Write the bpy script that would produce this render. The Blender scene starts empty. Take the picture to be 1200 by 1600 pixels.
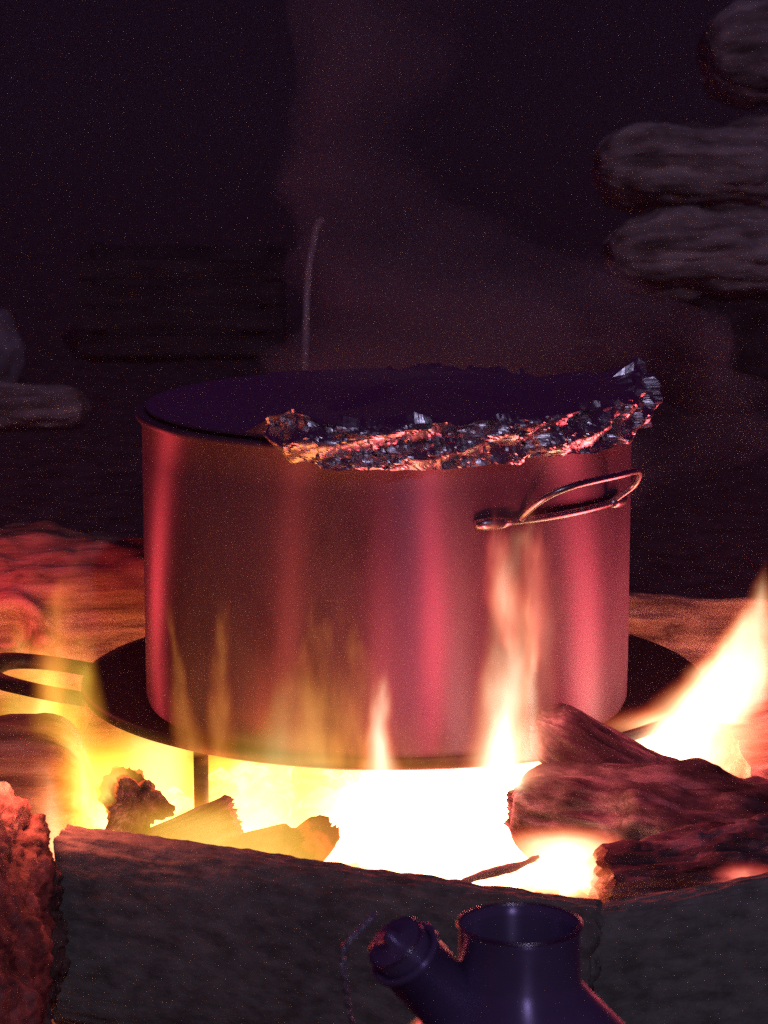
import bpy, bmesh, math, random
from mathutils import Vector, Matrix, Quaternion, noise

R = math.radians
random.seed(7)
sc = bpy.context.scene
col = sc.collection

# ------------------------------------------------------------------ camera
PITCH = R(10.6)
FPX = 4311.0                      # focal length in pixels of the 1200 x 1600 photograph
CAM = Vector((0.0, -2.0, 0.636))
cd = bpy.data.cameras.new('camera')
cam = bpy.data.objects.new('camera', cd)
col.objects.link(cam)
cam.location = CAM
cam.rotation_euler = (R(90) - PITCH, 0, 0)
cd.sensor_fit = 'VERTICAL'
cd.sensor_height = 32.0
cd.lens = FPX * 32.0 / 1600.0
cd.clip_start = 0.05
cd.clip_end = 6000
cd.dof.use_dof = True
cd.dof.focus_distance = 1.9
cd.dof.aperture_fstop = 18.0
sc.camera = cam

# ------------------------------------------------------------------ night sky, moon, exposure
world = bpy.data.worlds.new('World')
sc.world = world
world.use_nodes = True
wn = world.node_tree
wbg = wn.nodes['Background']
wbg.inputs['Color'].default_value = (0.46, 0.05, 0.70, 1)
wbg.inputs['Strength'].default_value = 0.025

moon = bpy.data.lights.new('moon', 'SUN')
moon.energy = 0.21
moon.angle = R(1.6)
moon.color = (0.66, 0.60, 1.0)
mo = bpy.data.objects.new('moon', moon)
col.objects.link(mo)
mo.rotation_euler = (R(58), 0, R(13))

vs = sc.view_settings
vs.view_transform = 'Standard'
vs.look = 'None'
vs.exposure = 0.0
vs.gamma = 1.0
cy = sc.cycles
cy.use_denoising = False
cy.use_adaptive_sampling = False
cy.sample_clamp_direct = 12.0
cy.sample_clamp_indirect = 1.5
cy.max_bounces = 3
cy.diffuse_bounces = 2
cy.glossy_bounces = 3
cy.transparent_max_bounces = 24
cy.use_light_tree = False
cy.volume_bounces = 0
cy.volume_max_steps = 32
cy.volume_step_rate = 2.5
cy.caustics_reflective = False
cy.caustics_refractive = False


# ------------------------------------------------------------------ helpers
def ray(px, py):
    x = (px - 600.0) / FPX
    y = (800.0 - py) / FPX
    return Vector((x, math.cos(PITCH) + y * math.sin(PITCH), -math.sin(PITCH) + y * math.cos(PITCH)))


def at(px, py, Y):
    """world point on the plane y = Y that shows at a spot of the photograph"""
    d = ray(px, py)
    return CAM + d * ((Y - CAM.y) / d.y)


def tag(o, label=None, cat=None, group=None, kind=None):
    if label: o['label'] = label
    if cat: o['category'] = cat
    if group: o['group'] = group
    if kind: o['kind'] = kind
    return o


def empty(name, loc=(0, 0, 0)):
    o = bpy.data.objects.new(name, None)
    o.empty_display_size = 0.02
    o.location = loc
    col.objects.link(o)
    return o


def mesh_obj(name, verts, faces, mat, parent=None, smooth=True):
    me = bpy.data.meshes.new(name)
    me.from_pydata([tuple(v) for v in verts], [], faces)
    me.update()
    bm = bmesh.new(); bm.from_mesh(me)
    bmesh.ops.recalc_face_normals(bm, faces=bm.faces)
    bm.to_mesh(me); bm.free()
    if smooth:
        me.polygons.foreach_set('use_smooth', [True] * len(me.polygons))
    if mat: me.materials.append(mat)
    o = bpy.data.objects.new(name, me)
    col.objects.link(o)
    if parent: o.parent = parent
    return o


def lathe(profile, n=96):
    """profile: list of (r, z); open ends closed when r == 0"""
    V, F = [], []
    rings = []
    for r, z in profile:
        if r < 1e-6:
            rings.append([len(V)]); V.append((0, 0, z))
        else:
            b = len(V)
            rings.append([b + i for i in range(n)])
            for i in range(n):
                a = 2 * math.pi * i / n
                V.append((r * math.cos(a), r * math.sin(a), z))
    for A, B in zip(rings[:-1], rings[1:]):
        for i in range(n):
            j = (i + 1) % n
            if len(A) == 1 and len(B) == 1: continue
            if len(A) == 1: F.append((A[0], B[i], B[j]))
            elif len(B) == 1: F.append((A[i], A[j], B[0]))
            else: F.append((A[i], A[j], B[j], B[i]))
    return V, F


def tube(points, radius, n=12, closed=False, flat=1.0):
    """round bar along points; radius a number or a list"""
    pts = [Vector(p) for p in points]
    m = len(pts)
    rad = radius if isinstance(radius, (list, tuple)) else [radius] * m
    V, F = [], []
    prev = None
    for i, p in enumerate(pts):
        if closed: t = pts[(i + 1) % m] - pts[i - 1]
        else: t = pts[min(i + 1, m - 1)] - pts[max(i - 1, 0)]
        t.normalize()
        if prev is None:
            u = t.cross(Vector((0, 0, 1)))
            if u.length < 1e-3: u = t.cross(Vector((1, 0, 0)))
        else:
            u = prev - t * prev.dot(t)
        u.normalize(); prev = u
        w = t.cross(u)
        for k in range(n):
            a = 2 * math.pi * k / n
            V.append(p + u * (rad[i] * math.cos(a)) + w * (rad[i] * flat * math.sin(a)))
    for i in range(m if closed else m - 1):
        for k in range(n):
            a0 = i * n + k; a1 = i * n + (k + 1) % n
            b0 = ((i + 1) % m) * n + k; b1 = ((i + 1) % m) * n + (k + 1) % n
            F.append((a0, a1, b1, b0))
    if not closed:
        F.append(tuple(range(n))[::-1]); F.append(tuple((m - 1) * n + k for k in range(n)))
    return V, F


def smooth_path(P, per=8, closed=False):
    P = [Vector(p) for p in P]; m = len(P); out = []
    rng = range(m if closed else m - 1)
    for i in rng:
        if closed: a, b, c, d = P[i - 1], P[i], P[(i + 1) % m], P[(i + 2) % m]
        else: a, b, c, d = P[max(i - 1, 0)], P[i], P[i + 1], P[min(i + 2, m - 1)]
        for k in range(per):
            t = k / per
            out.append(0.5 * ((2 * b) + (c - a) * t + (2 * a - 5 * b + 4 * c - d) * t * t + (3 * b - a - 3 * c + d) * t ** 3))
    if not closed: out.append(P[-1])
    return out


def fbm(v, o=4):
    return noise.fractal(v, 1.0, 2.0, o, noise_basis='PERLIN_ORIGINAL')


# ------------------------------------------------------------------ materials
def new_mat(name):
    m = bpy.data.materials.new(name)
    m.use_nodes = True
    return m, m.node_tree.nodes, m.node_tree.links, m.node_tree.nodes['Principled BSDF']


def ramp(nodes, stops, interp='LINEAR'):
    r = nodes.new('ShaderNodeValToRGB')
    cr = r.color_ramp
    cr.interpolation = interp
    cr.elements[0].position, cr.elements[0].color = stops[0][0], (*stops[0][1], 1)
    cr.elements[1].position, cr.elements[1].color = stops[-1][0], (*stops[-1][1], 1)
    for p, c in stops[1:-1]:
        e = cr.elements.new(p); e.color = (*c, 1)
    return r


def wood_mat(name, dark, mid, light, stretch=0.12, scale=60.0, rough=0.85, bump=0.5, axis=2):
    m, N, L, b = new_mat(name)
    tc = N.new('ShaderNodeTexCoord')
    mp = N.new('ShaderNodeMapping')
    s = [1, 1, 1]; s[axis] = stretch
    mp.inputs['Scale'].default_value = s
    L.new(tc.outputs['Object'], mp.inputs['Vector'])
    n1 = N.new('ShaderNodeTexNoise'); n1.inputs['Scale'].default_value = scale
    n1.inputs['Detail'].default_value = 8; n1.inputs['Roughness'].default_value = 0.65
    L.new(mp.outputs[0], n1.inputs['Vector'])
    n2 = N.new('ShaderNodeTexNoise'); n2.inputs['Scale'].default_value = 9
    n2.inputs['Detail'].default_value = 3
    L.new(tc.outputs['Object'], n2.inputs['Vector'])
    mx = N.new('ShaderNodeMath'); mx.operation = 'MULTIPLY_ADD'
    L.new(n2.outputs['Fac'], mx.inputs[0]); mx.inputs[1].default_value = 0.55
    sub = N.new('ShaderNodeMath'); sub.operation = 'SUBTRACT'; sub.inputs[1].default_value = 0.27
    L.new(n1.outputs['Fac'], sub.inputs[0]); L.new(sub.outputs[0], mx.inputs[2])
    r = ramp(N, [(0.32, dark), (0.5, mid), (0.68, light)])
    L.new(mx.outputs[0], r.inputs[0])
    L.new(r.outputs[0], b.inputs['Base Color'])
    b.inputs['Roughness'].default_value = rough
    b.inputs['Specular IOR Level'].default_value = 0.25
    bp = N.new('ShaderNodeBump'); bp.inputs['Strength'].default_value = bump
    bp.inputs['Distance'].default_value = 0.004
    L.new(n1.outputs['Fac'], bp.inputs['Height']); L.new(bp.outputs[0], b.inputs['Normal'])
    return m


def plain_mat(name, color, rough=0.5, metal=0.0, spec=0.5, nscale=120.0, var=0.25, bump=0.05):
    m, N, L, b = new_mat(name)
    tc = N.new('ShaderNodeTexCoord')
    n = N.new('ShaderNodeTexNoise'); n.inputs['Scale'].default_value = nscale; n.inputs['Detail'].default_value = 5
    L.new(tc.outputs['Object'], n.inputs['Vector'])
    lo = tuple(c * (1 - var) for c in color); hi = tuple(min(1, c * (1 + var)) for c in color)
    r = ramp(N, [(0.3, lo), (0.7, hi)])
    L.new(n.outputs['Fac'], r.inputs[0]); L.new(r.outputs[0], b.inputs['Base Color'])
    b.inputs['Metallic'].default_value = metal
    b.inputs['Specular IOR Level'].default_value = spec
    rr = N.new('ShaderNodeMapRange'); rr.inputs['To Min'].default_value = rough * 0.8; rr.inputs['To Max'].default_value = min(1, rough * 1.2)
    L.new(n.outputs['Fac'], rr.inputs['Value']); L.new(rr.outputs[0], b.inputs['Roughness'])
    bp = N.new('ShaderNodeBump'); bp.inputs['Strength'].default_value = bump; bp.inputs['Distance'].default_value = 0.003
    L.new(n.outputs['Fac'], bp.inputs['Height']); L.new(bp.outputs[0], b.inputs['Normal'])
    return m


M = {}
M['oak'] = wood_mat('pale_wood', (0.12, 0.065, 0.05), (0.36, 0.23, 0.17), (0.62, 0.45, 0.36), stretch=0.07, scale=75, bump=0.8)
M['drift'] = wood_mat('grey_dry_wood', (0.12, 0.085, 0.07), (0.42, 0.33, 0.30), (0.78, 0.64, 0.58), stretch=0.10, scale=45)
M['bark'] = wood_mat('rough_bark', (0.06, 0.04, 0.03), (0.32, 0.20, 0.14), (0.60, 0.42, 0.30), stretch=0.6, scale=70, bump=0.9)
M['darkbark'] = wood_mat('dark_bark', (0.22, 0.24, 0.18), (0.38, 0.41, 0.31), (0.52, 0.55, 0.42), stretch=0.6, scale=110, bump=0.45)
M['char'] = wood_mat('charred_wood', (0.03, 0.02, 0.022), (0.16, 0.115, 0.12), (0.48, 0.38, 0.39), stretch=0.3, scale=60, bump=0.9)
M['endgrain'] = wood_mat('cut_end_wood', (0.15, 0.09, 0.06), (0.33, 0.22, 0.15), (0.48, 0.34, 0.25), stretch=1, scale=40)
M['soil'] = plain_mat('dark_soil', (0.12, 0.085, 0.09), 0.95, 0, 0.15, 30, 0.6, 0.6)
M['iron'] = plain_mat('black_iron', (0.030, 0.026, 0.026), 0.62, 0.3, 0.4, 160, 0.4, 0.12)
M['steel'] = plain_mat('worn_steel', (0.60, 0.58, 0.57), 0.32, 1.0, 0.5, 200, 0.1, 0.03)
M['kettle'] = plain_mat('kettle_enamel', (0.42, 0.33, 0.56), 0.34, 0.45, 0.6, 60, 0.12, 0.01)
def brushed(m, amt):
    N, L = m.node_tree.nodes, m.node_tree.links
    b = N['Principled BSDF']
    b.inputs['Anisotropic'].default_value = amt
    b.inputs['Anisotropic Rotation'].default_value = 0.25
    tg = N.new('ShaderNodeTangent'); tg.direction_type = 'RADIAL'; tg.axis = 'Z'
    L.new(tg.outputs[0], b.inputs['Tangent'])


brushed(M['kettle'], 0.85)
M['chain'] = plain_mat('chain_steel', (0.85, 0.83, 0.82), 0.45, 0.7, 0.5, 200, 0.1, 0.03)
M['stone'] = plain_mat('pale_stone', (0.34, 0.29, 0.31), 0.9, 0, 0.2, 25, 0.4, 0.5)
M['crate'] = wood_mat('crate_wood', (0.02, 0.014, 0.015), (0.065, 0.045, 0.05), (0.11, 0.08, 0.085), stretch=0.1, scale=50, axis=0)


def pot_material():
    m, N, L, b = new_mat('brushed_pot_steel')
    tc = N.new('ShaderNodeTexCoord')
    # fine horizontal brushing: noise squeezed in height
    mp = N.new('ShaderNodeMapping'); mp.inputs['Scale'].default_value = (2, 2, 90)
    L.new(tc.outputs['Object'], mp.inputs['Vector'])
    n = N.new('ShaderNodeTexNoise'); n.inputs['Scale'].default_value = 14; n.inputs['Detail'].default_value = 6
    L.new(mp.outputs[0], n.inputs['Vector'])
    # soot and haze blotches
    n2 = N.new('ShaderNodeTexNoise'); n2.inputs['Scale'].default_value = 9; n2.inputs['Detail'].default_value = 8; n2.inputs['Roughness'].default_value = 0.6
    mp2 = N.new('ShaderNodeMapping'); mp2.inputs['Scale'].default_value = (1, 1, 0.45)
    L.new(tc.outputs['Object'], mp2.inputs['Vector']); L.new(mp2.outputs[0], n2.inputs['Vector'])
    r = ramp(N, [(0.30, (0.09, 0.055, 0.075)), (0.44, (0.25, 0.155, 0.22)), (0.7, (0.37, 0.25, 0.33))])
    L.new(n2.outputs['Fac'], r.inputs[0]); L.new(r.outputs[0], b.inputs['Base Color'])
    b.inputs['Metallic'].default_value = 0.55
    rr = N.new('ShaderNodeMapRange'); rr.inputs['To Min'].default_value = 0.40; rr.inputs['To Max'].default_value = 0.70
    L.new(n2.outputs['Fac'], rr.inputs['Value']); L.new(rr.outputs[0], b.inputs['Roughness'])
    b.inputs['Anisotropic'].default_value = 0.96
    b.inputs['Anisotropic Rotation'].default_value = 0.25
    tg = N.new('ShaderNodeTangent'); tg.direction_type = 'RADIAL'; tg.axis = 'Z'
    L.new(tg.outputs[0], b.inputs['Tangent'])
    bp = N.new('ShaderNodeBump'); bp.inputs['Strength'].default_value = 0.06; bp.inputs['Distance'].default_value = 0.001
    L.new(n.outputs['Fac'], bp.inputs['Height']); L.new(bp.outputs[0], b.inputs['Normal'])
    return m


M['pot'] = pot_material()


def foil_material():
    m, N, L, b = new_mat('aluminium_foil')
    b.inputs['Base Color'].default_value = (0.80, 0.78, 0.78, 1)
    b.inputs['Metallic'].default_value = 1
    b.inputs['Roughness'].default_value = 0.34
    tc = N.new('ShaderNodeTexCoord')
    n = N.new('ShaderNodeTexVoronoi'); n.inputs['Scale'].default_value = 220
    L.new(tc.outputs['Object'], n.inputs['Vector'])
    bp = N.new('ShaderNodeBump'); bp.inputs['Strength'].default_value = 0.2; bp.inputs['Distance'].default_value = 0.001
    L.new(n.outputs['Distance'], bp.inputs['Height']); L.new(bp.outputs[0], b.inputs['Normal'])
    return m


M['foil'] = foil_material()


def ember_material(name, strength, lo=0.42, hi=0.62):
    m, N, L, b = new_mat(name)
    tc = N.new('ShaderNodeTexCoord')
    n = N.new('ShaderNodeTexNoise'); n.inputs['Scale'].default_value = 38; n.inputs['Detail'].default_value = 6
    L.new(tc.outputs['Object'], n.inputs['Vector'])
    r = ramp(N, [(lo, (0, 0, 0)), ((lo + hi) / 2, (0.9, 0.10, 0.03)), (hi, (1, 0.42, 0.10))])
    L.new(n.outputs['Fac'], r.inputs[0])
    b.inputs['Base Color'].default_value = (0.06, 0.045, 0.045, 1)
    b.inputs['Roughness'].default_value = 0.9
    L.new(r.outputs[0], b.inputs['Emission Color'])
    b.inputs['Emission Strength'].default_value = strength
    m.cycles.emission_sampling = 'NONE'
    bp = N.new('ShaderNodeBump'); bp.inputs['Strength'].default_value = 0.8; bp.inputs['Distance'].default_value = 0.006
    L.new(n.outputs['Fac'], bp.inputs['Height']); L.new(bp.outputs[0], b.inputs['Normal'])
    return m


M['ember'] = ember_material('glowing_embers', 3.0)
M['hotwood'] = ember_material('smouldering_wood', 0.9, 0.45, 0.75)

# ------------------------------------------------------------------ ground
def build_ground():
    V, F = [], []
    xs = []
    k = 0.0; step = 0.06
    pos = [0.0]
    while pos[-1] < 2500:
        pos.append(pos[-1] + step)
        if pos[-1] > 1.5: step *= 1.22
    xs = [-p for p in pos[:0:-1]] + pos
    n = len(xs)
    for y in xs:
        for x in xs:
            d = math.hypot(x, y)
            h = 0.0
            amp = 0.012 if d < 3 else 0.03
            h += amp * fbm(Vector((x * 3.1, y * 3.1, 1.7)), 4)
            if d < 0.35: h -= 0.010 * (1 - d / 0.35)
            V.append((x, y, h - 0.004))
    for j in range(n - 1):
        for i in range(n - 1):
            F.append((j * n + i, j * n + i + 1, (j + 1) * n + i + 1, (j + 1) * n + i))
    o = mesh_obj('ground', V, F, M['soil'])
    tag(o, kind='structure')
    return o


build_ground()


# ------------------------------------------------------------------ logs
def make_log(name, p0, p1, r0, r1, mat, label, cat='log', seed=0, rough=0.10, along=3.0, around=1.6,
             fine=0.03, fine_freq=14.0, split=None, group=None, nseg=None, nround=110, lobes=0.0,
             end_mat=None, knots=(), grain=0.05, section=None, taper_start=False, taper_end=False, tl=0.12):
    """bark tube with uneven section; local Z runs along the log. split=(angle, depth): a flat split face"""
    p0, p1 = Vector(p0), Vector(p1)
    ax = p1 - p0; Ln = ax.length
    zl = ax.normalized()
    yl = Vector((0, 0, 1)) if abs(zl.z) < 0.9 else Vector((0, 1, 0))
    xl = yl.cross(zl).normalized(); yl = zl.cross(xl)
    q = Matrix((xl, yl, zl)).transposed().to_quaternion()
    nseg = nseg or max(16, min(120, int(Ln / 0.006)))
    V, F = [], []
    S = Vector((seed * 7.31, seed * 3.77, seed * 1.93))
    for i in range(nseg + 1):
        t = i / nseg; z = t * Ln
        r = r0 + (r1 - r0) * t
        cut = 1.0
        if taper_start and t < tl: cut = 0.45 + 0.55 * math.sqrt(max(0, 1 - (1 - t / tl) ** 2))
        if taper_end and t > 1 - tl: cut = 0.45 + 0.55 * math.sqrt(max(0, 1 - ((t - 1 + tl) / tl) ** 2))
        for k in range(nround):
            a = 2 * math.pi * k / nround
            c, s = math.cos(a), math.sin(a)
            rr = 1 + rough * fbm(Vector((c * around, s * around, z * along * 4)) + S, 3) * 1.6
            rr += lobes * math.cos(3 * a + seed)
            rr += fine * fbm(Vector((c * fine_freq * 0.55, s * fine_freq * 0.55, z * fine_freq * 1.6)) + S * 2, 4)
            ridge = noise.noise(Vector((c * 5.2, s * 5.2, z * 9)) + S)
            rr -= fine * 1.6 * max(0, 0.25 - abs(ridge)) * 4 * 0.35
            gr = noise.noise(Vector((c * 9.0, s * 9.0, z * 5.0)) + S * 1.3)
            gr2 = noise.noise(Vector((c * 22.0, s * 22.0, z * 11.0)) + S * 0.7)
            rr += grain * (0.6 * gr + 0.5 * gr2)
            for (kz, ka, kr, kh) in knots:
                da = math.atan2(math.sin(a - ka), math.cos(a - ka)) * r
                d = math.hypot(da, z - kz * Ln) / kr
                if d < 1.6:
                    rr += kh * (math.exp(-((d - 0.75) / 0.28) ** 2) - 0.9 * math.exp(-(d / 0.42) ** 2))
            rad = r * rr * cut
            x, y = rad * c, rad * s
            if section:                       # squared split timber: (half depth, half height, roundness)
                sx_, sy_, e = section
                k_ = (abs(c) ** (2 / e) + abs(s) ** (2 / e)) ** (-e / 2)
                x, y = sx_ * c * k_ * (0.75 * 1 + 0.25 * rr) * (r / r0) * cut, sy_ * s * k_ * (0.75 + 0.25 * rr) * (r / r0) * cut
            if split:
                sa, sd = split
                nx, ny = math.cos(sa), math.sin(sa)
                dd = x * nx + y * ny
                lim = sd * r * (1 + 0.10 * fbm(Vector((x * 30, y * 30, z * 10)) + S, 3))
                if dd > lim:
                    x -= nx * (dd - lim); y -= ny * (dd - lim)
            jz = 0
            if i in (0, nseg): jz = 0.004 * fbm(Vector((c * 6, s * 6, 3.1 + i)) + S, 3)
            V.append((x, y, z + jz))
    for i in range(nseg):
        for k in range(nround):
            k2 = (k + 1) % nround
            F.append((i * nround + k, i * nround + k2, (i + 1) * nround + k2, (i + 1) * nround + k))
    o = mesh_obj(name, V, F, mat)
    o.location = p0; o.rotation_mode = 'QUATERNION'; o.rotation_quaternion = q
    # the two cut ends, a little uneven
    for e, base in ((0, 0), (1, nseg * nround)):
        EV, EF = [], []
        rings = 7
        cen = Vector((0, 0, 0))
        for k in range(nround): cen += Vector(V[base + k])
        cen /= nround
        for g in range(rings + 1):
            f = 1 - g / rings
            for k in range(nround):
                p = Vector(V[base + k]); p = cen + (p - cen) * f
                if g > 0: p.z += 0.006 * fbm(Vector((p.x * 40, p.y * 40, e * 5.0)) + S, 3) * (1 if e else -1) + (0.003 if e else -0.003) * math.sin(g * 2.1)
                EV.append(p)
        for g in range(rings):
            for k in range(nround):
                k2 = (k + 1) % nround
                EF.append((g * nround + k, g * nround + k2, (g + 1) * nround + k2, (g + 1) * nround + k))
        mesh_obj('end_face', EV, EF, end_mat or mat, o)
    tag(o, label, cat, group)
    return o


# left: big knotty log behind the griddle
make_log('firewood_log', (-0.52, 0.21, 0.105), (-0.165, 0.285, 0.103), 0.098, 0.088, M['oak'],
         'thick knotty log glowing red behind the left of the griddle', seed=3, rough=0.11, fine=0.05, end_mat=M['endgrain'],
         grain=0.07, knots=[(0.665, math.pi + 0.42, 0.026, 0.30), (0.56, math.pi - 0.25, 0.034, 0.26)])
# left: smooth log below it, in front of the handle
make_log('firewood_log', (-0.48, -0.15, 0.075), (-0.208, -0.125, 0.074), 0.072, 0.064, M['oak'],
         'smooth orange-lit log at the left edge below the griddle handle', seed=5, rough=0.07, fine=0.03, end_mat=M['char'], taper_end=True)
# left foreground: bark log running towards the viewer
make_log('bark_log', (-0.283, -0.365, 0.092), (-0.266, -1.15, 0.070), 0.086, 0.080, M['bark'],
         'rough bark log at the lower left corner pointing at the fire', seed=8, rough=0.10, fine=0.045, fine_freq=60,
         nround=220, nseg=260, end_mat=M['bark'])
# foreground dark logs
DN = Vector((0, 0, -0.063))
make_log('split_log', at(96, 1293, -0.365) + DN, at(925, 1412, -0.475) + DN, 0.063, 0.063, M['darkbark'],
         'broad flat-faced dark timber across the bottom left, unlit side towards the viewer', seed=11, rough=0.05, fine=0.16, fine_freq=22,
         nround=170, nseg=170, end_mat=M['darkbark'], section=(0.017, 0.063, 0.5))
make_log('split_log', at(918, 1420, -0.455) + DN, at(1420, 1345, -0.415) + DN, 0.063, 0.068, M['darkbark'],
         'flat-faced dark timber across the bottom right, right of the kettle chimney', seed=14, rough=0.05, fine=0.14, fine_freq=22,
         nround=170, nseg=170, end_mat=M['darkbark'], section=(0.017, 0.063, 0.5))
# right: charred logs over the fire
make_log('charred_log', at(806, 1262, -0.24), at(1290, 1352, -0.30), 0.030, 0.052, M['char'],
         'charred log with a knobbly rounded end pushed into the fire', seed=17, rough=0.22, fine=0.08, lobes=0.05,
         nround=96, nseg=140, taper_start=True, knots=[(0.30, math.pi - 0.6, 0.03, 0.12), (0.52, math.pi + 0.2, 0.035, 0.15)])
make_log('charred_branch', at(842, 1128, -0.228), at(1090, 1275, -0.20), 0.020, 0.027, M['char'],
         'dark charred branch leaning on the right front edge of the griddle', seed=19, rough=0.20, fine=0.08, taper_start=True)
make_log('burning_log', at(940, 1385, -0.345), at(1230, 1378, -0.33), 0.026, 0.042, M['char'],
         'splintered log end glowing pink beside the dark right log', seed=23, rough=0.22, fine=0.16, fine_freq=24,
         nround=96, nseg=90, end_mat=M['oak'])
make_log('firewood_log', (0.235, -0.06, 0.066), (0.50, 0.06, 0.075), 0.064, 0.070, M['oak'],
         'yellow-lit log at the right edge below the curling flame', seed=27, rough=0.10, fine=0.07)
make_log('firewood_log', (0.10, 0.34, 0.075), (0.60, 0.25, 0.08), 0.070, 0.074, M['oak'],
         'pale split log lying behind the right of the pot', seed=31, rough=0.10, fine=0.06, split=(1.2, 0.6), end_mat=M['endgrain'])
# twig across the embers
tw = [at(690, 1400, -0.365), at(735, 1374, -0.36), at(775, 1362, -0.355), at(812, 1352, -0.35), at(842, 1338, -0.345)]
v, f = tube(smooth_path(tw, 6), [0.0022 + 0.0012 * abs(fbm(Vector((i * 0.7, 0, 0)), 2)) + (0.0006 if 8 < i < 18 else 0) - 0.0011 * max(0, i - 17) / 7 for i in range(25)], 10)
tag(mesh_obj('twig', v, f, M['darkbark']), 'thin dark twig poking up against the white fire', 'twig')


# half-burnt pieces inside the fire
def chunk(name, center, size, mat, label, seed, rot=0.0, cat='firewood'):
    bm = bmesh.new()
    bmesh.ops.create_icosphere(bm, subdivisions=4, radius=1.0)
    S = Vector((seed * 5.1, seed * 2.3, seed))
    for vv in bm.verts:
        p = vv.co.copy()
        # boxy split-wood section with breaks
        e = 0.55
        p = Vector((math.copysign(abs(p.x) ** e, p.x), math.copysign(abs(p.y) ** e, p.y), math.copysign(abs(p.z) ** e, p.z)))
        p *= 1 + 0.30 * fbm(p * 0.8 + S, 3) + 0.07 * fbm(p * 4 + S, 3)
        vv.co = Vector((p.x * size[0], p.y * size[1], p.z * size[2]))
    me = bpy.data.meshes.new(name); bm.to_mesh(me); bm.free()
    me.polygons.foreach_set('use_smooth', [True] * len(me.polygons))
    me.materials.append(mat)
    o = bpy.data.objects.new(name, me); col.objects.link(o)
    o.location = center; o.rotation_euler = (0, rot, seed * 1.3)
    tag(o, label, cat)
    return o


make_log('burning_chunk', at(196, 1240, -0.14), at(214, 1262, -0.235), 0.017, 0.020, M['hotwood'], 'reddish log stub in the fire left of the griddle leg',
         cat='firewood', seed=69, rough=0.22, fine=0.10, end_mat=M['char'])
make_log('burning_chunk', at(232, 1330, -0.235), at(365, 1282, -0.225), 0.017, 0.021, M['char'], 'dark wedge of wood at the foot of the griddle leg',
         cat='firewood', seed=70, rough=0.25, fine=0.10, split=(0.6, 0.45), taper_start=True)
make_log('burning_chunk', at(372, 1325, -0.25), at(455, 1310, -0.25), 0.011, 0.013, M['hotwood'], 'small glowing stick right of the dark wedge',
         cat='firewood', seed=71, rough=0.28, fine=0.12, split=(1.8, 0.4), taper_start=True, taper_end=True)
make_log('burning_chunk', at(455, 1345, -0.24), at(515, 1292, -0.21), 0.015, 0.012, M['hotwood'], 'orange glowing stub left of the white fire core',
         cat='firewood', seed=72, rough=0.28, fine=0.12, split=(2.4, 0.4), taper_end=True)


# ------------------------------------------------------------------ griddle on legs
PZ = 0.130           # top of the griddle
GR = 0.232


def build_griddle():
    g = empty('griddle_stand', (0.006, 0.010, 0))
    prof = [(0, PZ), (GR - 0.012, PZ), (GR - 0.006, PZ + 0.005), (GR - 0.001, PZ + 0.006), (GR, PZ + 0.003),
            (GR - 0.002, PZ - 0.002), (GR - 0.012, PZ - 0.006), (0, PZ - 0.007)]
    v, f = lathe(prof, 160)
    mesh_obj('plate', v, f, M['iron'], g)
    for sx in (-1, 1):
        pts = [(sx * (GR - 0.004), 0.045, PZ - 0.002), (sx * (GR + 0.028), 0.043, PZ + 0.004), (sx * (GR + 0.058), 0.034, PZ + 0.008),
               (sx * (GR + 0.070), 0.008, PZ + 0.009), (sx * (GR + 0.062), -0.020, PZ + 0.007), (sx * (GR + 0.030), -0.034, PZ + 0.002),
               (sx * (GR - 0.006), -0.040, PZ - 0.003)]
        if sx > 0: continue
        sp = smooth_path(pts, 8)
        rad = [0.0055 + 0.0030 * math.exp(-((i - 24) / 8.0) ** 2) for i in range(len(sp))]
        v, f = tube(sp, rad, 14)
        mesh_obj('handle', v, f, M['iron'], g)
    for ang in (232.0, 352.0, 112.0):
        a = R(ang); rr = 0.215
        x, y = rr * math.cos(a), rr * math.sin(a)
        v, f = tube([(x, y, PZ - 0.005), (x * 1.0, y * 1.0, PZ * 0.5), (x * 1.03, y * 1.03, -0.03)], [0.0052] * 3, 16)
        mesh_obj('leg', v, f, M['iron'], g)
    tag(g, 'round black iron griddle with a side handle standing on legs over the fire', 'griddle')


build_griddle()


# ------------------------------------------------------------------ pot
PR, PH = 0.175, 0.210
PX, PY, PB = 0.002, -0.044, PZ + 0.001


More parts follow.
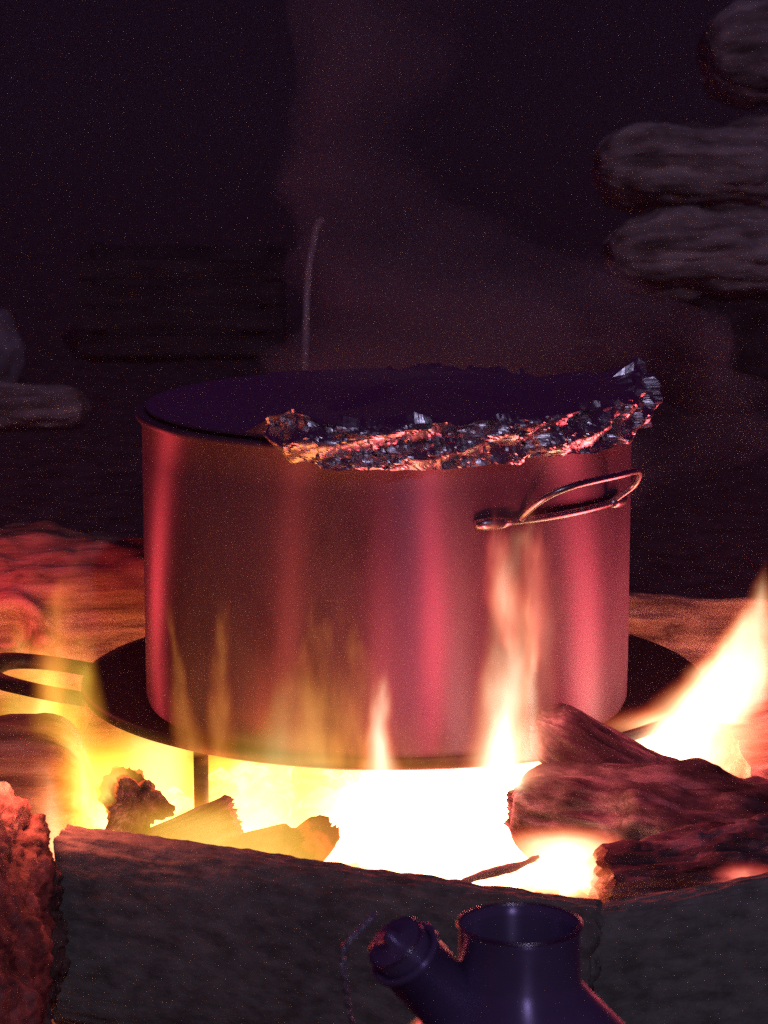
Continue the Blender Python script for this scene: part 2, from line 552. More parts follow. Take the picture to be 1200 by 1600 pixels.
def build_pot():
    g = empty('stock_pot', (PX, PY, PB))
    t = 0.003
    prof = [(0, 0), (PR - 0.012, 0), (PR - 0.006, 0.001), (PR - 0.002, 0.004), (PR - 0.0004, 0.009), (PR, 0.03)]
    prof += [(PR, PH * k / 8) for k in range(2, 9)]
    prof += [(PR + 0.004, PH + 0.001), (PR + 0.0045, PH + 0.004), (PR + 0.002, PH + 0.006), (PR - t, PH + 0.005), (PR - t, PH - 0.02), (PR - t, 0.02), (0, 0.006)]
    v, f = lathe(prof, 200)
    mesh_obj('body', v, f, M['pot'], g)

    def P(az, r, z):
        a = R(az)
        return Vector((r * math.sin(a), -r * math.cos(a), z))
    for base in (43.0, 223.0):
        h = empty('handle', (0, 0, 0))
        h.parent = g
        # welded back strap and the upturned loop of flat bar
        hz = PH - 0.044
        strap = [P(base + d, PR + 0.0026, hz - 0.004) for d in range(-22, 23, 4)]
        v, f = tube(strap, 0.0028, 12, flat=1.0)
        mesh_obj('strap', v, f, M['steel'], h)
        for s in (-1, 1):
            pl = [P(base + s * (20 + d), PR + 0.004, hz - 0.004) for d in (-4, -2, 0, 2, 4)]
            v, f = tube(pl, [0.003, 0.0045, 0.005, 0.0045, 0.003], 12)
            mesh_obj('mount', v, f, M['steel'], h)
        loop = [P(base - 13, PR + 0.002, hz - 0.004), P(base - 13, PR + 0.010, hz + 0.003), P(base - 11, PR + 0.022, hz + 0.014), P(base - 6, PR + 0.029, hz + 0.021),
                P(base + 6, PR + 0.030, hz + 0.023), P(base + 15, PR + 0.026, hz + 0.021), P(base + 19, PR + 0.018, hz + 0.010), P(base + 18, PR + 0.008, hz + 0.001), P(base + 17, PR + 0.002, hz - 0.004)]
        v, f = tube(smooth_path(loop, 8), 0.0025, 12)
        mesh_obj('loop', v, f, M['steel'], h)
    tag(g, 'large brushed steel stock pot with wire loop handle on the griddle', 'pot')


build_pot()


def crease(p, s, seed):
    d, pts = noise.voronoi(p * s + Vector((seed, seed * 2.1, seed * 0.7)))
    c = noise.cell_vector(pts[0] * 3.7 + Vector((seed, 0, 0)))
    q = p * s + Vector((seed, seed * 2.1, seed * 0.7)) - Vector(pts[0])
    return (c - Vector((0.5, 0.5, 0.5))).dot(q) * 2.0 + (d[1] - d[0]) * 0.5


def build_foil():
    V, F = [], []
    NA = 640
    top = [0, 0.25, 0.5, 0.7, 0.82, 0.9, 0.95, 0.985, 1.0]
    NS = 30
    nr = len(top) + NS
    zt = PH + 0.009
    for ia in range(NA):
        az = -180 + 360 * ia / NA
        a = R(az)
        dx, dy = math.sin(a), -math.cos(a)
        # how far the foil hangs over the rim, by direction (0 deg faces the viewer)
        L = 0.0
        if az > -26:
            L = 0.018 * min(1, (az + 26) / 6.0)
            L *= 1 + 0.30 * fbm(Vector((az * 0.07, 3, 0)), 3)
            if -30 < az < -14: L *= 0.85
            if az > 30: L *= 0.86
            if az > 120: L *= max(0.3, 1 - (az - 120) / 50)
        if az < -150: L = 0.012
        L = max(L, 0.0015)
        puff = 0.014 * max(0, min(1, (az + 34) / 10)) * (1 if az < 105 else max(0, 1 - (az - 105) / 30))
        flare = 0.005 * math.exp(-((az - 84) / 16.0) ** 2)
        lift = 0.007 * math.exp(-((az - 92) / 13.0) ** 2)
        dip = 0.004 * math.exp(-((az + 8) / 7.0) ** 2)
        bulge = 0.006 * math.exp(-((az + 20) / 7.0) ** 2)
        for ir in range(nr):
            if ir < len(top):
                u = top[ir]
                rad = (PR + 0.006) * u
                if L < 0.002: rad = (PR - 0.004) * u
                z = zt + 0.010 * (1 - u * u) * math.sin(1.6 * dx + 0.4) + 0.006 * (1 - u) + (lift * 2.0 - dip + bulge + puff) * u ** 6
                out = Vector((dx * 0.1, dy * 0.1, 1)); k = 0.10 if u < 0.9 else (0.6 if u < 0.97 else 0.9)
            else:
                w = (ir - len(top) + 1) / NS
                rad = PR + 0.0075 + flare * math.sin(math.pi * min(1, w * 1.2)) + 0.003 * math.sin(w * 9 + az * 0.2) + bulge * math.sin(math.pi * w)
                if L < 0.002: rad = PR - 0.003
                z = zt - L * w + (lift * 2.0 - dip + bulge + puff) * (1 - w)
                out = Vector((dx, dy, 0.15)); k = 1.0 if L > 0.004 else 0.05
            if az < -28: k = min(k, 0.06)
            p = Vector((dx * rad, dy * rad, z))
            h = crease(p, 24, 3.0) * 0.0080 + crease(p, 56, 7.0) * 0.0052 + crease(p, 130, 11.0) * 0.0010
            h = max(-0.005, min(0.010, h))
            V.append(p + out.normalized() * h * k)
    for ia in range(NA):
        ib = (ia + 1) % NA
        for ir in range(nr - 1):
            if ir == 0:
                F.append((ia * nr, ia * nr + 1, ib * nr + 1))
            else:
                F.append((ia * nr + ir, ia * nr + ir + 1, ib * nr + ir + 1, ib * nr + ir))
    # one centre vertex
    me = bpy.data.meshes.new('foil_cover')
    me.from_pydata([tuple(p) for p in V], [], F)
    bm = bmesh.new(); bm.from_mesh(me)
    bmesh.ops.remove_doubles(bm, verts=[vv for vv in bm.verts if math.hypot(vv.co.x, vv.co.y) < 0.01], dist=0.02)
    bm.to_mesh(me); bm.free()
    me.materials.append(M['foil'])
    o = bpy.data.objects.new('foil_cover', me); col.objects.link(o)
    o.location = (PX, PY, PB)
    tag(o, 'crumpled aluminium foil cover folded over the rim of the pot', 'foil')


build_foil()


# ------------------------------------------------------------------ the campfire
fire = empty('campfire', (0, -0.05, 0))
tag(fire, 'bright campfire burning white and yellow beneath the pot and griddle', 'fire')


def ember_bed():
    bm = bmesh.new()
    rnd = random.Random(5)
    for i in range(420):
        a = rnd.uniform(0, 2 * math.pi); rr = 0.26 * math.sqrt(rnd.random())
        s = rnd.uniform(0.006, 0.017)
        z = 0.022 * (1 - (rr / 0.27) ** 2) + rnd.uniform(0, 0.012)
        mt = Matrix.Translation((rr * math.cos(a), rr * math.sin(a) * 1.0 + 0.0, z)) @ Quaternion((rnd.random(), rnd.random(), rnd.random(), rnd.random())).normalized().to_matrix().to_4x4()
        r = bmesh.ops.create_icosphere(bm, subdivisions=1, radius=s, matrix=mt)
        for vv in r['verts']:
            vv.co += Vector((rnd.uniform(-1, 1), rnd.uniform(-1, 1), rnd.uniform(-1, 1))) * s * 0.25
    me = bpy.data.meshes.new('ember_bed'); bm.to_mesh(me); bm.free()
    me.materials.append(M['ember'])
    o = bpy.data.objects.new('ember_bed', me); col.objects.link(o)
    o.parent = fire
    tag(o, kind='stuff')


ember_bed()

PROFILES = {
    'lick': [(0.0, 1.0), (0.10, 0.92), (0.25, 0.70), (0.45, 0.48), (0.7, 0.30), (0.9, 0.12), (1.0, 0.02)],
    'tongue': [(0.0, 0.55), (0.10, 0.85), (0.25, 1.0), (0.5, 0.72), (0.75, 0.36), (0.92, 0.12), (1.0, 0.02)],
    'pool': [(0.0, 0.90), (0.12, 1.0), (0.55, 1.0), (0.80, 0.92), (0.93, 0.80), (1.0, 0.70)],
    'wisp': [(0.0, 0.25), (0.12, 0.7), (0.35, 1.0), (0.6, 0.8), (0.85, 0.35), (1.0, 0.04)],
}
HOT = [(0.0, (1.0, 0.05, 0.02)), (0.12, (1.0, 0.13, 0.04)), (0.32, (1.0, 0.40, 0.16)), (0.6, (1.0, 0.72, 0.42)), (1.0, (1.0, 0.88, 0.66))]
YEL = [(0.0, (0.9, 0.20, 0.01)), (0.2, (1.0, 0.36, 0.02)), (0.5, (1.0, 0.58, 0.06)), (1.0, (1.0, 0.80, 0.30))]
AMB = [(0.0, (1.0, 0.12, 0.02)), (0.3, (1.0, 0.24, 0.03)), (1.0, (1.0, 0.42, 0.08))]
PINK = [(0.0, (1.0, 0.05, 0.05)), (0.3, (1.0, 0.14, 0.09)), (1.0, (1.0, 0.42, 0.25))]
flame_no = [0]


def flame(base, H, rx, ry, strength, cols=HOT, prof='tongue', bend=((0, 0), (0, 0)), wob=0.5, power=1.6, fade0=0.0, fade1=0.6, streak=0.5, nscale=1.0):
    flame_no[0] += 1
    k = flame_no[0]
    P = PROFILES[prof]
    (bx1, bx2), (by1, by2) = bend
    # ---- shader: soft-edged body of glowing gas
    m = bpy.data.materials.new('flame_gas'); m.use_nodes = True
    N, L = m.node_tree.nodes, m.node_tree.links
    N.clear()
    out = N.new('ShaderNodeOutputMaterial')
    em = N.new('ShaderNodeEmission')
    L.new(em.outputs[0], out.inputs['Volume'])
    tc = N.new('ShaderNodeTexCoord')

    def math_(op, a, b=None, c=None, clamp=False):
        nd = N.new('ShaderNodeMath'); nd.operation = op; nd.use_clamp = clamp
        for i, x in enumerate((a, b, c)):
            if x is None: continue
            if isinstance(x, (int, float)): nd.inputs[i].default_value = x
            else: L.new(x, nd.inputs[i])
        return nd.outputs[0]
    sep = N.new('ShaderNodeSeparateXYZ'); L.new(tc.outputs['Object'], sep.inputs[0])
    zn = math_('DIVIDE', sep.outputs[2], H, clamp=True)
    mp = N.new('ShaderNodeMapping')
    rm = (rx + ry) / 2
    s = nscale * 0.9 / rm
    mp.inputs['Scale'].default_value = (s, s, s * 0.35)
    mp.inputs['Location'].default_value = (k * 3.7, k * 1.9, k * 2.3)
    L.new(tc.outputs['Object'], mp.inputs['Vector'])
    nz = N.new('ShaderNodeTexNoise'); nz.inputs['Scale'].default_value = 1.0; nz.inputs['Detail'].default_value = 2.5
    L.new(mp.outputs[0], nz.inputs['Vector'])
    sc3 = N.new('ShaderNodeSeparateXYZ'); L.new(nz.outputs['Color'], sc3.inputs[0])
    amp = math_('MULTIPLY_ADD', zn, wob * 1.6, wob * 0.35)
    wx = math_('MULTIPLY', math_('SUBTRACT', sc3.outputs[0], 0.5), amp)
    wy = math_('MULTIPLY', math_('SUBTRACT', sc3.outputs[1], 0.5), amp)
    z2 = math_('MULTIPLY', zn, zn)
    cx = math_('MULTIPLY_ADD', zn, bx1, math_('MULTIPLY', z2, bx2))
    cyy = math_('MULTIPLY_ADD', zn, by1, math_('MULTIPLY', z2, by2))
    X = math_('ADD', math_('DIVIDE', math_('SUBTRACT', sep.outputs[0], cx), rx), wx)
    Y = math_('ADD', math_('DIVIDE', math_('SUBTRACT', sep.outputs[1], cyy), ry), wy)
    d = math_('SQRT', math_('ADD', math_('MULTIPLY', X, X), math_('MULTIPLY', Y, Y)))
    pr = ramp(N, [(p, (v_, v_, v_)) for p, v_ in P], 'EASE'); L.new(zn, pr.inputs[0])
    f = math_('SUBTRACT', 1.0, math_('DIVIDE', d, pr.outputs[0]), clamp=True)
    # streaks running up the flame
    st = math_('MULTIPLY_ADD', sc3.outputs[2], 2.4 * streak, 1.0 - 1.2 * streak)
    f2 = math_('MULTIPLY', f, math_('MAXIMUM', st, 0.0), clamp=True)
    fd = ramp(N, [(0.0, (1 - fade0,) * 3), (0.18, (1, 1, 1)), (fade1, (0.8, 0.8, 0.8)), (1.0, (0.02, 0.02, 0.02))], 'EASE')
    L.new(zn, fd.inputs[0])
    g = math_('MULTIPLY', f2, fd.outputs[0])
    stg = math_('MULTIPLY', math_('POWER', g, power), strength)
    L.new(stg, em.inputs['Strength'])
    cr = ramp(N, cols); L.new(g, cr.inputs[0]); L.new(cr.outputs[0], em.inputs['Color'])
    # ---- closed body that wraps it
    nr, nseg = 20, 22
    V, F = [], []
    for i in range(nseg + 1):
        t = i / nseg
        for a, b in zip(P[:-1], P[1:]):
            if a[0] <= t <= b[0]:
                w = (t - a[0]) / (b[0] - a[0]); pv = a[1] + (b[1] - a[1]) * w; break
        pv = pv * (1.0 + wob * 0.12) + 0.03 + wob * 0.22 * t
        ox, oy = bx1 * t + bx2 * t * t, by1 * t + by2 * t * t
        for j in range(nr):
            a = 2 * math.pi * j / nr
            V.append((ox + rx * pv * math.cos(a), oy + ry * pv * math.sin(a), t * H))
    for i in range(nseg):
        for j in range(nr):
            F.append((i * nr + j, i * nr + (j + 1) % nr, (i + 1) * nr + (j + 1) % nr, (i + 1) * nr + j))
    F.append(tuple(range(nr))[::-1]); F.append(tuple(nseg * nr + j for j in range(nr)))
    o = mesh_obj('flame', V, F, m)
    o.parent = fire
    o.location = Vector(base) - fire.location
    o.visible_shadow = False      # glowing gas takes nothing out of the light; this only saves render time
    return o


def fire_light(loc, watts, colr=(1.0, 0.20, 0.13), rad=0.02):
    l = bpy.data.lights.new('fire_glow', 'POINT')
    l.energy = watts; l.color = colr; l.shadow_soft_size = rad
    o = bpy.data.objects.new('fire_glow', l); col.objects.link(o)
    o.parent = fire; o.location = Vector(loc) - fire.location
    return o


# under the griddle: the white-hot body of the fire
flame((0.045, -0.10, 0.004), 0.108, 0.145, 0.18, 85, HOT, 'pool', wob=0.35, power=1.0, fade1=0.9, streak=0.3, nscale=2.2)
flame((-0.085, -0.12, 0.004), 0.108, 0.095, 0.13, 34, YEL, 'pool', wob=0.6, power=1.2, fade1=0.9, streak=1.1, nscale=1.6)
flame((-0.175, -0.10, 0.02), 0.100, 0.075, 0.12, 28, YEL, 'pool', wob=0.7, power=1.3, fade1=0.9, streak=1.2, nscale=1.6)
flame((-0.09, -0.285, 0.03), 0.105, 0.145, 0.026, 55, YEL, 'pool', wob=0.9, power=1.2, fade1=0.75, streak=1.1, nscale=0.7)
flame((-0.195, -0.215, 0.03), 0.12, 0.045, 0.03, 60, YEL, 'pool', wob=0.7, power=1.2, fade1=0.8, streak=0.9)
# left edge tongues curling up past the handle
flame((-0.185, -0.17, 0.06), 0.17, 0.040, 0.035, 95, YEL, 'tongue', bend=((-0.11, 0.085), (0.02, 0.05)), wob=0.8, streak=0.8)
flame((-0.265, 0.095, 0.04), 0.14, 0.050, 0.03, 70, YEL, 'tongue', bend=((-0.02, 0.0), (0, 0)), wob=0.9, streak=0.9)
flame((-0.235, -0.10, 0.12), 0.15, 0.022, 0.02, 40, AMB, 'wisp', bend=((-0.01, 0.035), (0, 0)), wob=1.0, streak=0.9)
flame((-0.200, -0.300, 0.02), 0.175, 0.036, 0.035, 60, HOT, 'tongue', bend=((-0.02, 0), (-0.03, 0)), wob=0.6)
# tongues licking up the front of the pot
b = at(592, 1222, -0.262); flame(b, 0.090, 0.020, 0.014, 160, HOT, 'lick', bend=((0.002, 0), (0.005, 0)), wob=0.7, streak=0.5)
b = at(786, 1230, -0.260); flame(b, 0.215, 0.034, 0.020, 140, HOT, 'lick', bend=((0.000, 0.018), (0.005, 0.02)), wob=0.9, streak=0.9)
b = at(822, 1190, -0.262); flame(b, 0.140, 0.018, 0.012, 90, HOT, 'lick', bend=((0.006, -0.004), (0.0, 0)), wob=1.0, streak=0.9)
b = at(800, 1030, -0.250); flame(b, 0.115, 0.016, 0.010, 85, PINK, 'wisp', bend=((-0.014, 0.002), (0.0, 0)), wob=1.0, streak=0.9, power=1.3)
b = at(838, 1050, -0.245); flame(b, 0.125, 0.014, 0.010, 60, PINK, 'wisp', bend=((-0.006, 0.004), (0.0, 0)), wob=1.0, streak=0.8, power=1.3)
b = at(845, 1185, -0.245); flame(b, 0.19, 0.018, 0.010, 34, PINK, 'wisp', bend=((0, 0.002), (0.01, 0)), wob=0.8, streak=0.7, power=1.3)
b = at(340, 1195, -0.250); flame(b, 0.135, 0.016, 0.009, 55, AMB, 'lick', bend=((0.008, -0.006), (0, 0)), wob=0.9, power=1.3, streak=0.9)
b = at(300, 1180, -0.225); flame(b, 0.120, 0.015, 0.010, 50, AMB, 'lick', bend=((-0.022, 0.008), (0, 0)), wob=0.9, power=1.3, streak=0.8)
b = at(490, 1195, -0.258); flame(b, 0.135, 0.028, 0.010, 34, AMB, 'lick', bend=((0, 0.004), (0, 0)), wob=1.3, streak=1.2, power=1.3, nscale=1.5)
b = at(550, 1200, -0.258); flame(b, 0.125, 0.026, 0.010, 40, AMB, 'lick', wob=1.3, streak=1.2, power=1.3, nscale=1.5)
b = at(430, 1210, -0.258); flame(b, 0.080, 0.075, 0.010, 34, YEL, 'lick', wob=1.1, streak=1.2, power=1.3, nscale=1.2)
b = at(660, 1215, -0.258); flame(b, 0.060, 0.060, 0.010, 40, AMB, 'lick', wob=1.1, streak=1.2, power=1.3, nscale=1.2)
b = at(420, 1225, -0.262); flame(b, 0.150, 0.125, 0.012, 9, AMB, 'lick', wob=1.2, streak=1.3, power=1.2, nscale=0.9)
b = at(470, 1225, -0.266); flame(b, 0.100, 0.115, 0.010, 20, YEL, 'lick', wob=1.2, streak=1.3, power=1.2, nscale=0.9)
b = at(790, 1225, -0.264); flame(b, 0.240, 0.060, 0.012, 17, PINK, 'lick', bend=((0.01, 0), (0.01, 0)), wob=1.1, streak=1.2, power=1.2, nscale=1.0)
# right: flame sliding out from under the griddle and curling up round its edge
b = at(1005, 1215, -0.14); flame(b, 0.150, 0.042, 0.036, 140, HOT, 'tongue', bend=((0.130, -0.035), (0.03, 0)), wob=0.5, streak=0.4)
b = at(1035, 1210, -0.13); flame(b, 0.050, 0.080, 0.035, 170, HOT, 'pool', bend=((0.02, 0), (0, 0)), wob=0.35, streak=0.2, fade1=0.7)
b = at(1085, 1150, -0.11); flame(b, 0.085, 0.030, 0.022, 120, HOT, 'tongue', bend=((0.020, 0.0), (0, 0)), wob=0.7, streak=0.6)
b = at(1140, 1130, -0.10); flame(b, 0.130, 0.034, 0.024, 140, HOT, 'tongue', bend=((0.035, -0.008), (0, 0)), wob=0.7, streak=0.6)
# right front: glow between the charred log and the foreground
b = at(1160, 1390, -0.37); flame(b, 0.018, 0.022, 0.012, 160, PINK, 'pool', wob=0.5, streak=0.4, power=1.0)
b = at(880, 1385, -0.33); flame(b, 0.035, 0.050, 0.04, 110, HOT, 'pool', wob=0.3, fade1=0.8, power=1.0, streak=0.2)

RED = (1.0, 0.105, 0.135)
fire_light((0.02, -0.16, 0.07), 2.6, RED, 0.045)
fire_light((-0.16, -0.20, 0.06), 0.8, (1.0, 0.16, 0.06), 0.03)
fire_light((-0.222, -0.365, 0.185), 0.45, (1.0, 0.15, 0.10), 0.015)
fire_light((0.070, -0.310, 0.215), 0.48, RED, 0.015)
fire_light((-0.005, -0.310, 0.16), 0.16, RED, 0.015)
fire_light((0.285, -0.12, 0.20), 1.1, RED, 0.045)
fire_light((-0.335, 0.06, 0.20), 0.80, (1.0, 0.07, 0.085), 0.035)


# ------------------------------------------------------------------ camping kettle in the foreground
def build_kettle():
    top = at(812, 1440, -0.85)
    r = 0.0266
    base_z = -0.004
    g = empty('camping_kettle', (top.x, top.y, base_z))
    H = top.z - base_z
    sh = H - 0.030
    prof = [(0.066, 0.0), (0.070, 0.004), (0.071, 0.05), (0.072, sh - 0.052), (0.070, sh - 0.044), (r + 0.006, sh - 0.004), (r + 0.001, sh + 0.002),
            (r, sh + 0.006), (r, H - 0.004), (r + 0.001, H - 0.001), (r - 0.0012, H - 0.001), (r - 0.002, H - 0.006), (r - 0.002, sh - 0.01), (r + 0.012, 0.05), (0.064, 0.0)]
    v, f = lathe(prof, 120)
    mesh_obj('body', v, f, M['kettle'], g)
    ring = [(r * math.cos(2 * math.pi * i / 96), r * math.sin(2 * math.pi * i / 96), H - 0.0012) for i in range(96)]
    v, f = tube(ring, 0.0011, 8, closed=True)
    mesh_obj('rim', v, f, M['steel'], g)
    # spout: short pipe leaning up and to the left, stopper in its mouth, bead chain
    mouth = at(630, 1487, -0.865) - Vector(g.location)
    foot = at(745, 1612, -0.845) - Vector(g.location)
    ax = (mouth - foot).normalized()
    q = Vector((0, 0, 1)).rotation_difference(ax)
    Ls = (mouth - foot).length
    rs = 0.0150
    v, f = lathe([(rs, 0), (rs, Ls - 0.004), (rs + 0.0016, Ls - 0.003), (rs + 0.0018, Ls - 0.0008), (rs + 0.0006, Ls), (rs - 0.0016, Ls - 0.001), (rs - 0.002, Ls - 0.03), (rs - 0.002, 0)], 64)
    sp = mesh_obj('spout', v, f, M['kettle'], g)
    sp.location = foot; sp.rotation_mode = 'QUATERNION'; sp.rotation_quaternion = q
    rc = rs - 0.0022
    v, f = lathe([(rc - 0.002, Ls - 0.012), (rc, Ls - 0.004), (rc + 0.0006, Ls + 0.006), (rc, Ls + 0.0072), (rc - 0.002, Ls + 0.0078), (0.0034, Ls + 0.0082), (0.0030, Ls + 0.0115), (0.0016, Ls + 0.0128), (0, Ls + 0.013)], 48)
    st = mesh_obj('stopper', v, f, M['kettle'], g)
    st.location = foot; st.rotation_mode = 'QUATERNION'; st.rotation_quaternion = q
    lugs = [(rc + 0.0002) * 1.0, Ls + 0.008]
    ringp = [(rc * 1.02 * math.cos(2 * math.pi * i / 48), rc * 1.02 * math.sin(2 * math.pi * i / 48), Ls + 0.0066) for i in range(48)]
    v, f = tube(ringp, 0.0007, 6, closed=True)
    mesh_obj('stopper_ring', v, f, M['steel'], st)
    chain = smooth_path([at(583, 1432, -0.87), at(566, 1450, -0.875), at(548, 1468, -0.88), at(536, 1490, -0.88), at(537, 1520, -0.88), at(542, 1555, -0.875), at(550, 1595, -0.865), at(575, 1650, -0.855)], 7)
    bm = bmesh.new()
    rnd = random.Random(3)
    for i, p in enumerate(chain[::2]):
        pp = p - Vector(g.location)
        t = (chain[min(2 * i + 1, len(chain) - 1)] - chain[max(2 * i - 1, 0)]).normalized()
        qq = Vector((0, 0, 1)).rotation_difference(t)
        mt = Matrix.Translation(pp) @ qq.to_matrix().to_4x4() @ Matrix.Rotation(i * 1.57, 4, 'Z') @ Matrix.Diagonal((0.55, 1.0, 1.5, 1))
        bmesh.ops.create_uvsphere(bm, u_segments=10, v_segments=7, radius=0.0018, matrix=mt)
    me = bpy.data.meshes.new('chain'); bm.to_mesh(me); bm.free()
    me.polygons.foreach_set('use_smooth', [True] * len(me.polygons))
    me.materials.append(M['chain'])
    o = bpy.data.objects.new('chain', me); col.objects.link(o); o.parent = g
    tag(g, 'dark steel camping kettle with open chimney, side spout and chained stopper', 'kettle')


build_kettle()


# ------------------------------------------------------------------ dim surroundings
PILE = 'logs in the woodpile at the upper right'
def pl(px, py, Y): return at(px, py, Y)
make_log('firewood_log', pl(952, 402, 2.25), pl(1340, 385, 2.35), 0.062, 0.070, M['drift'],
         'brightest pale log of the woodpile at the right, lowest in view', seed=41, rough=0.14, fine=0.07, split=(-0.6, 0.75), group=PILE, taper_start=True, tl=0.22, grain=0.14)
make_log('firewood_log', pl(935, 262, 2.30), pl(1340, 265, 2.40), 0.066, 0.075, M['drift'],
         'dim log lying on top of the brightest woodpile log', seed=43, rough=0.14, fine=0.06, group=PILE, taper_start=True, tl=0.22, grain=0.14)
make_log('firewood_log', pl(1105, 95, 2.40), pl(1420, 60, 2.5), 0.080, 0.085, M['drift'],
         'thick dim log in the top right corner of the woodpile', seed=47, rough=0.14, fine=0.06, group=PILE, taper_start=True, tl=0.22, grain=0.14)
p0 = pl(1120, 560, 2.3); p1 = pl(1400, 560, 2.4)
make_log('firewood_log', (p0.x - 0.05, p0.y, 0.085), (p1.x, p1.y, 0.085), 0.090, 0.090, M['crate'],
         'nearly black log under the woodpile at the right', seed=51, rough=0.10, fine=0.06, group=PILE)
make_log('grey_log', pl(-160, 640, 2.08), pl(132, 632, 2.05), 0.040, 0.030, M['drift'],
         'pale log end at the left edge above the knotty log', seed=53, rough=0.12, fine=0.06, taper_end=True)


def stone(center, size, seed, label):
    bm = bmesh.new()
    bmesh.ops.create_icosphere(bm, subdivisions=5, radius=1.0)
    S = Vector((seed * 3.1, seed, seed * 1.7))
    for vv in bm.verts:
        p = vv.co.copy()
        p *= 1 + 0.28 * fbm(p * 0.9 + S, 4) + 0.04 * fbm(p * 5 + S, 3)
        vv.co = Vector((p.x * size[0], p.y * size[1], p.z * size[2]))
    me = bpy.data.meshes.new('stone'); bm.to_mesh(me); bm.free()
    me.polygons.foreach_set('use_smooth', [True] * len(me.polygons))
    me.materials.append(M['stone'])
    o = bpy.data.objects.new('stone', me); col.objects.link(o)
    o.location = center
    tag(o, label, 'stone')


c = at(8, 470, 2.6); stone((c.x - 0.03, c.y, 0.04), (0.06, 0.07, 0.075), 4, 'dim pointed stone at the left edge of the background')


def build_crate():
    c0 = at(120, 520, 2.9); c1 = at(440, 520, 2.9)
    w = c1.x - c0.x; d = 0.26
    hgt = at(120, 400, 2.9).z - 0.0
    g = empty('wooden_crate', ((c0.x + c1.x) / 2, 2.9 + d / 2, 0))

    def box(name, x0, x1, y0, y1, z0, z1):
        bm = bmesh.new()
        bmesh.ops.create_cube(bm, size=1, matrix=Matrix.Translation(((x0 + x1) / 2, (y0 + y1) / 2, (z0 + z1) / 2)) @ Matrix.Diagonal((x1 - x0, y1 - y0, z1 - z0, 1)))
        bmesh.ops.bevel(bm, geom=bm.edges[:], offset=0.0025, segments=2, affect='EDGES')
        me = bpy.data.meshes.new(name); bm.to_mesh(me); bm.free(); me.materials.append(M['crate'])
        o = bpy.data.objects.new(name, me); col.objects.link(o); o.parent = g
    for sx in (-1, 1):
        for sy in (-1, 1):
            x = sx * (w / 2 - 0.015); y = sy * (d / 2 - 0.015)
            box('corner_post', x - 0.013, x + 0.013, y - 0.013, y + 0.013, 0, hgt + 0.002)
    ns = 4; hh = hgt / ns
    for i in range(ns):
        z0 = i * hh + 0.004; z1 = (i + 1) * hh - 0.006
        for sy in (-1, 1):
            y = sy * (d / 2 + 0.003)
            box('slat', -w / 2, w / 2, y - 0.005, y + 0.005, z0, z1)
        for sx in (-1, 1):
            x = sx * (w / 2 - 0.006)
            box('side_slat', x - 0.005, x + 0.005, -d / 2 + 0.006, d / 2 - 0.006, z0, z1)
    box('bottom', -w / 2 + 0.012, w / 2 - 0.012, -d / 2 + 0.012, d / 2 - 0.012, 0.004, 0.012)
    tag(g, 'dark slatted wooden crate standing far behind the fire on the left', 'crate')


build_crate()

# fire poker stuck in the ground behind the pot
pk = [at(474, 575, 2.2), at(480, 450, 2.2), at(490, 378, 2.2), at(496, 352, 2.2), at(505, 342, 2.2)]
pk[0].z = -0.02
v, f = tube(smooth_path(pk, 8), 0.0052, 12)
tag(mesh_obj('fire_poker', v, f, plain_mat('poker_glint_colour', (0.75, 0.62, 0.62), 0.4, 0.0, 0.6, 60, 0.15, 0.02)), 'thin pale upright poker with bent top behind the pot', 'poker')  # the metal's glint is put into the pale base colour


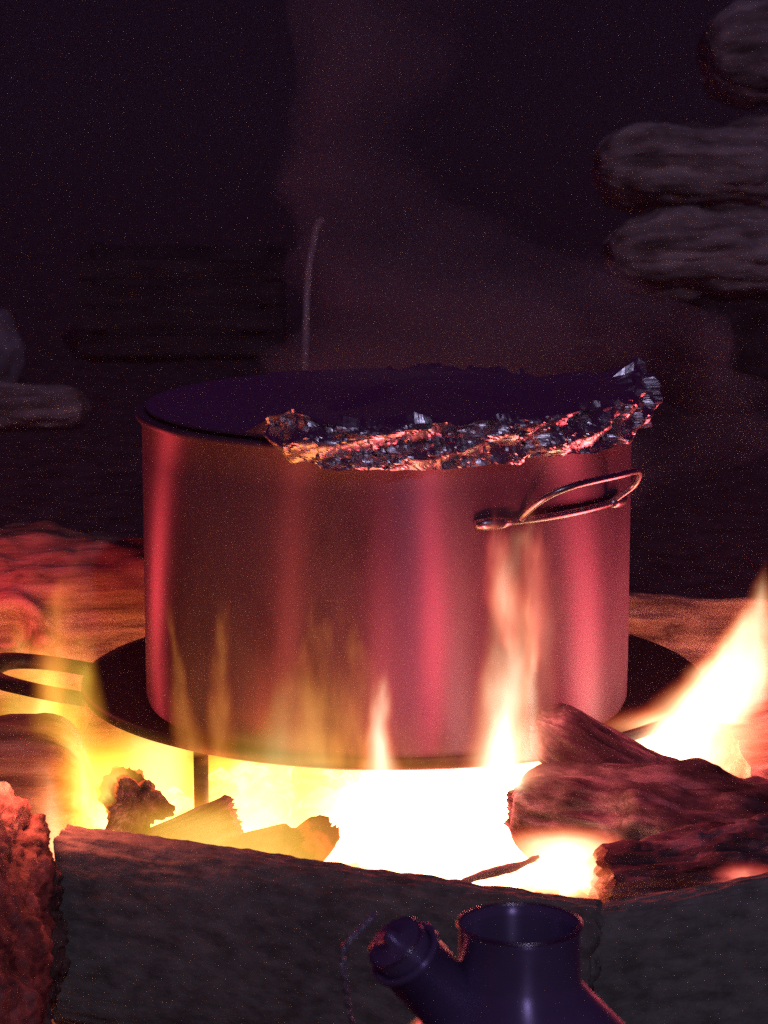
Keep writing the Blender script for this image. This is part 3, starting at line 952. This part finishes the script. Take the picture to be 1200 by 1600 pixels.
# ------------------------------------------------------------------ thin smoke drifting up behind the pot
def build_smoke():
    m = bpy.data.materials.new('thin_smoke'); m.use_nodes = True
    N, L = m.node_tree.nodes, m.node_tree.links
    N.clear()
    out = N.new('ShaderNodeOutputMaterial')
    vol = N.new('ShaderNodeVolumeScatter')
    vol.inputs['Color'].default_value = (0.8, 0.76, 0.8, 1)
    L.new(vol.outputs[0], out.inputs['Volume'])
    tc = N.new('ShaderNodeTexCoord')
    nz = N.new('ShaderNodeTexNoise'); nz.inputs['Scale'].default_value = 5.0; nz.inputs['Detail'].default_value = 2
    L.new(tc.outputs['Object'], nz.inputs['Vector'])
    mr = N.new('ShaderNodeMapRange')
    mr.inputs['From Min'].default_value = 0.42; mr.inputs['From Max'].default_value = 0.56
    mr.inputs['To Min'].default_value = 0.0; mr.inputs['To Max'].default_value = 8.0
    L.new(nz.outputs['Fac'], mr.inputs['Value']); L.new(mr.outputs[0], vol.inputs['Density'])
    V, F = [], []
    path = [(0.06, 0.50, 0.12, 0.10), (0.13, 0.52, 0.24, 0.22), (0.12, 0.55, 0.34, 0.19), (0.02, 0.58, 0.42, 0.12), (-0.01, 0.60, 0.50, 0.08), (0.01, 0.64, 0.68, 0.09), (0.05, 0.7, 0.85, 0.12), (0.08, 0.75, 0.98, 0.05)]
    pts = smooth_path([p[:3] for p in path], 6)
    rad = []
    for i in range(len(pts)):
        k = i / 6; j = min(int(k), len(path) - 2); t = min(1, k - j)
        rad.append(path[j][3] * (1 - t) + path[j + 1][3] * t)
    n = 28
    for i, p in enumerate(pts):
        for k in range(n):
            a = 2 * math.pi * k / n
            r = rad[i] * (1 + 0.35 * fbm(Vector((math.cos(a) * 1.2, math.sin(a) * 1.2, i * 0.25)), 3))
            V.append((p.x + r * math.cos(a), p.y + r * 0.8 * math.sin(a), p.z))
    for i in range(len(pts) - 1):
        for k in range(n):
            F.append((i * n + k, i * n + (k + 1) % n, (i + 1) * n + (k + 1) % n, (i + 1) * n + k))
    F.append(tuple(range(n))[::-1]); F.append(tuple((len(pts) - 1) * n + k for k in range(n)))
    o = mesh_obj('smoke', V, F, m)
    tag(o, 'faint column of smoke rising in the dark behind the pot', 'smoke', kind='stuff')


build_smoke()


# ------------------------------------------------------------------ haze added for the lens glow and veil around the fire
def build_haze():
    m = bpy.data.materials.new('glow_veil'); m.use_nodes = True
    N, L = m.node_tree.nodes, m.node_tree.links
    N.clear()
    out = N.new('ShaderNodeOutputMaterial')
    vol = N.new('ShaderNodeVolumePrincipled')
    vol.inputs['Color'].default_value = (0.88, 0.74, 0.86, 1)
    vol.inputs['Density'].default_value = 0.022
    vol.inputs['Anisotropy'].default_value = 0.0
    L.new(vol.outputs[0], out.inputs['Volume'])
    x0, x1, y0, y1, z0, z1 = -6, 6, -4, 10, -1.1, 1.2
    V = [(x, y, z) for z in (z0, z1) for y in (y0, y1) for x in (x0, x1)]
    F = [(0, 1, 3, 2), (4, 6, 7, 5), (0, 4, 5, 1), (2, 3, 7, 6), (0, 2, 6, 4), (1, 5, 7, 3)]
    o = mesh_obj('haze', V, F, m, smooth=False)
    tag(o, kind='stuff')


build_haze()
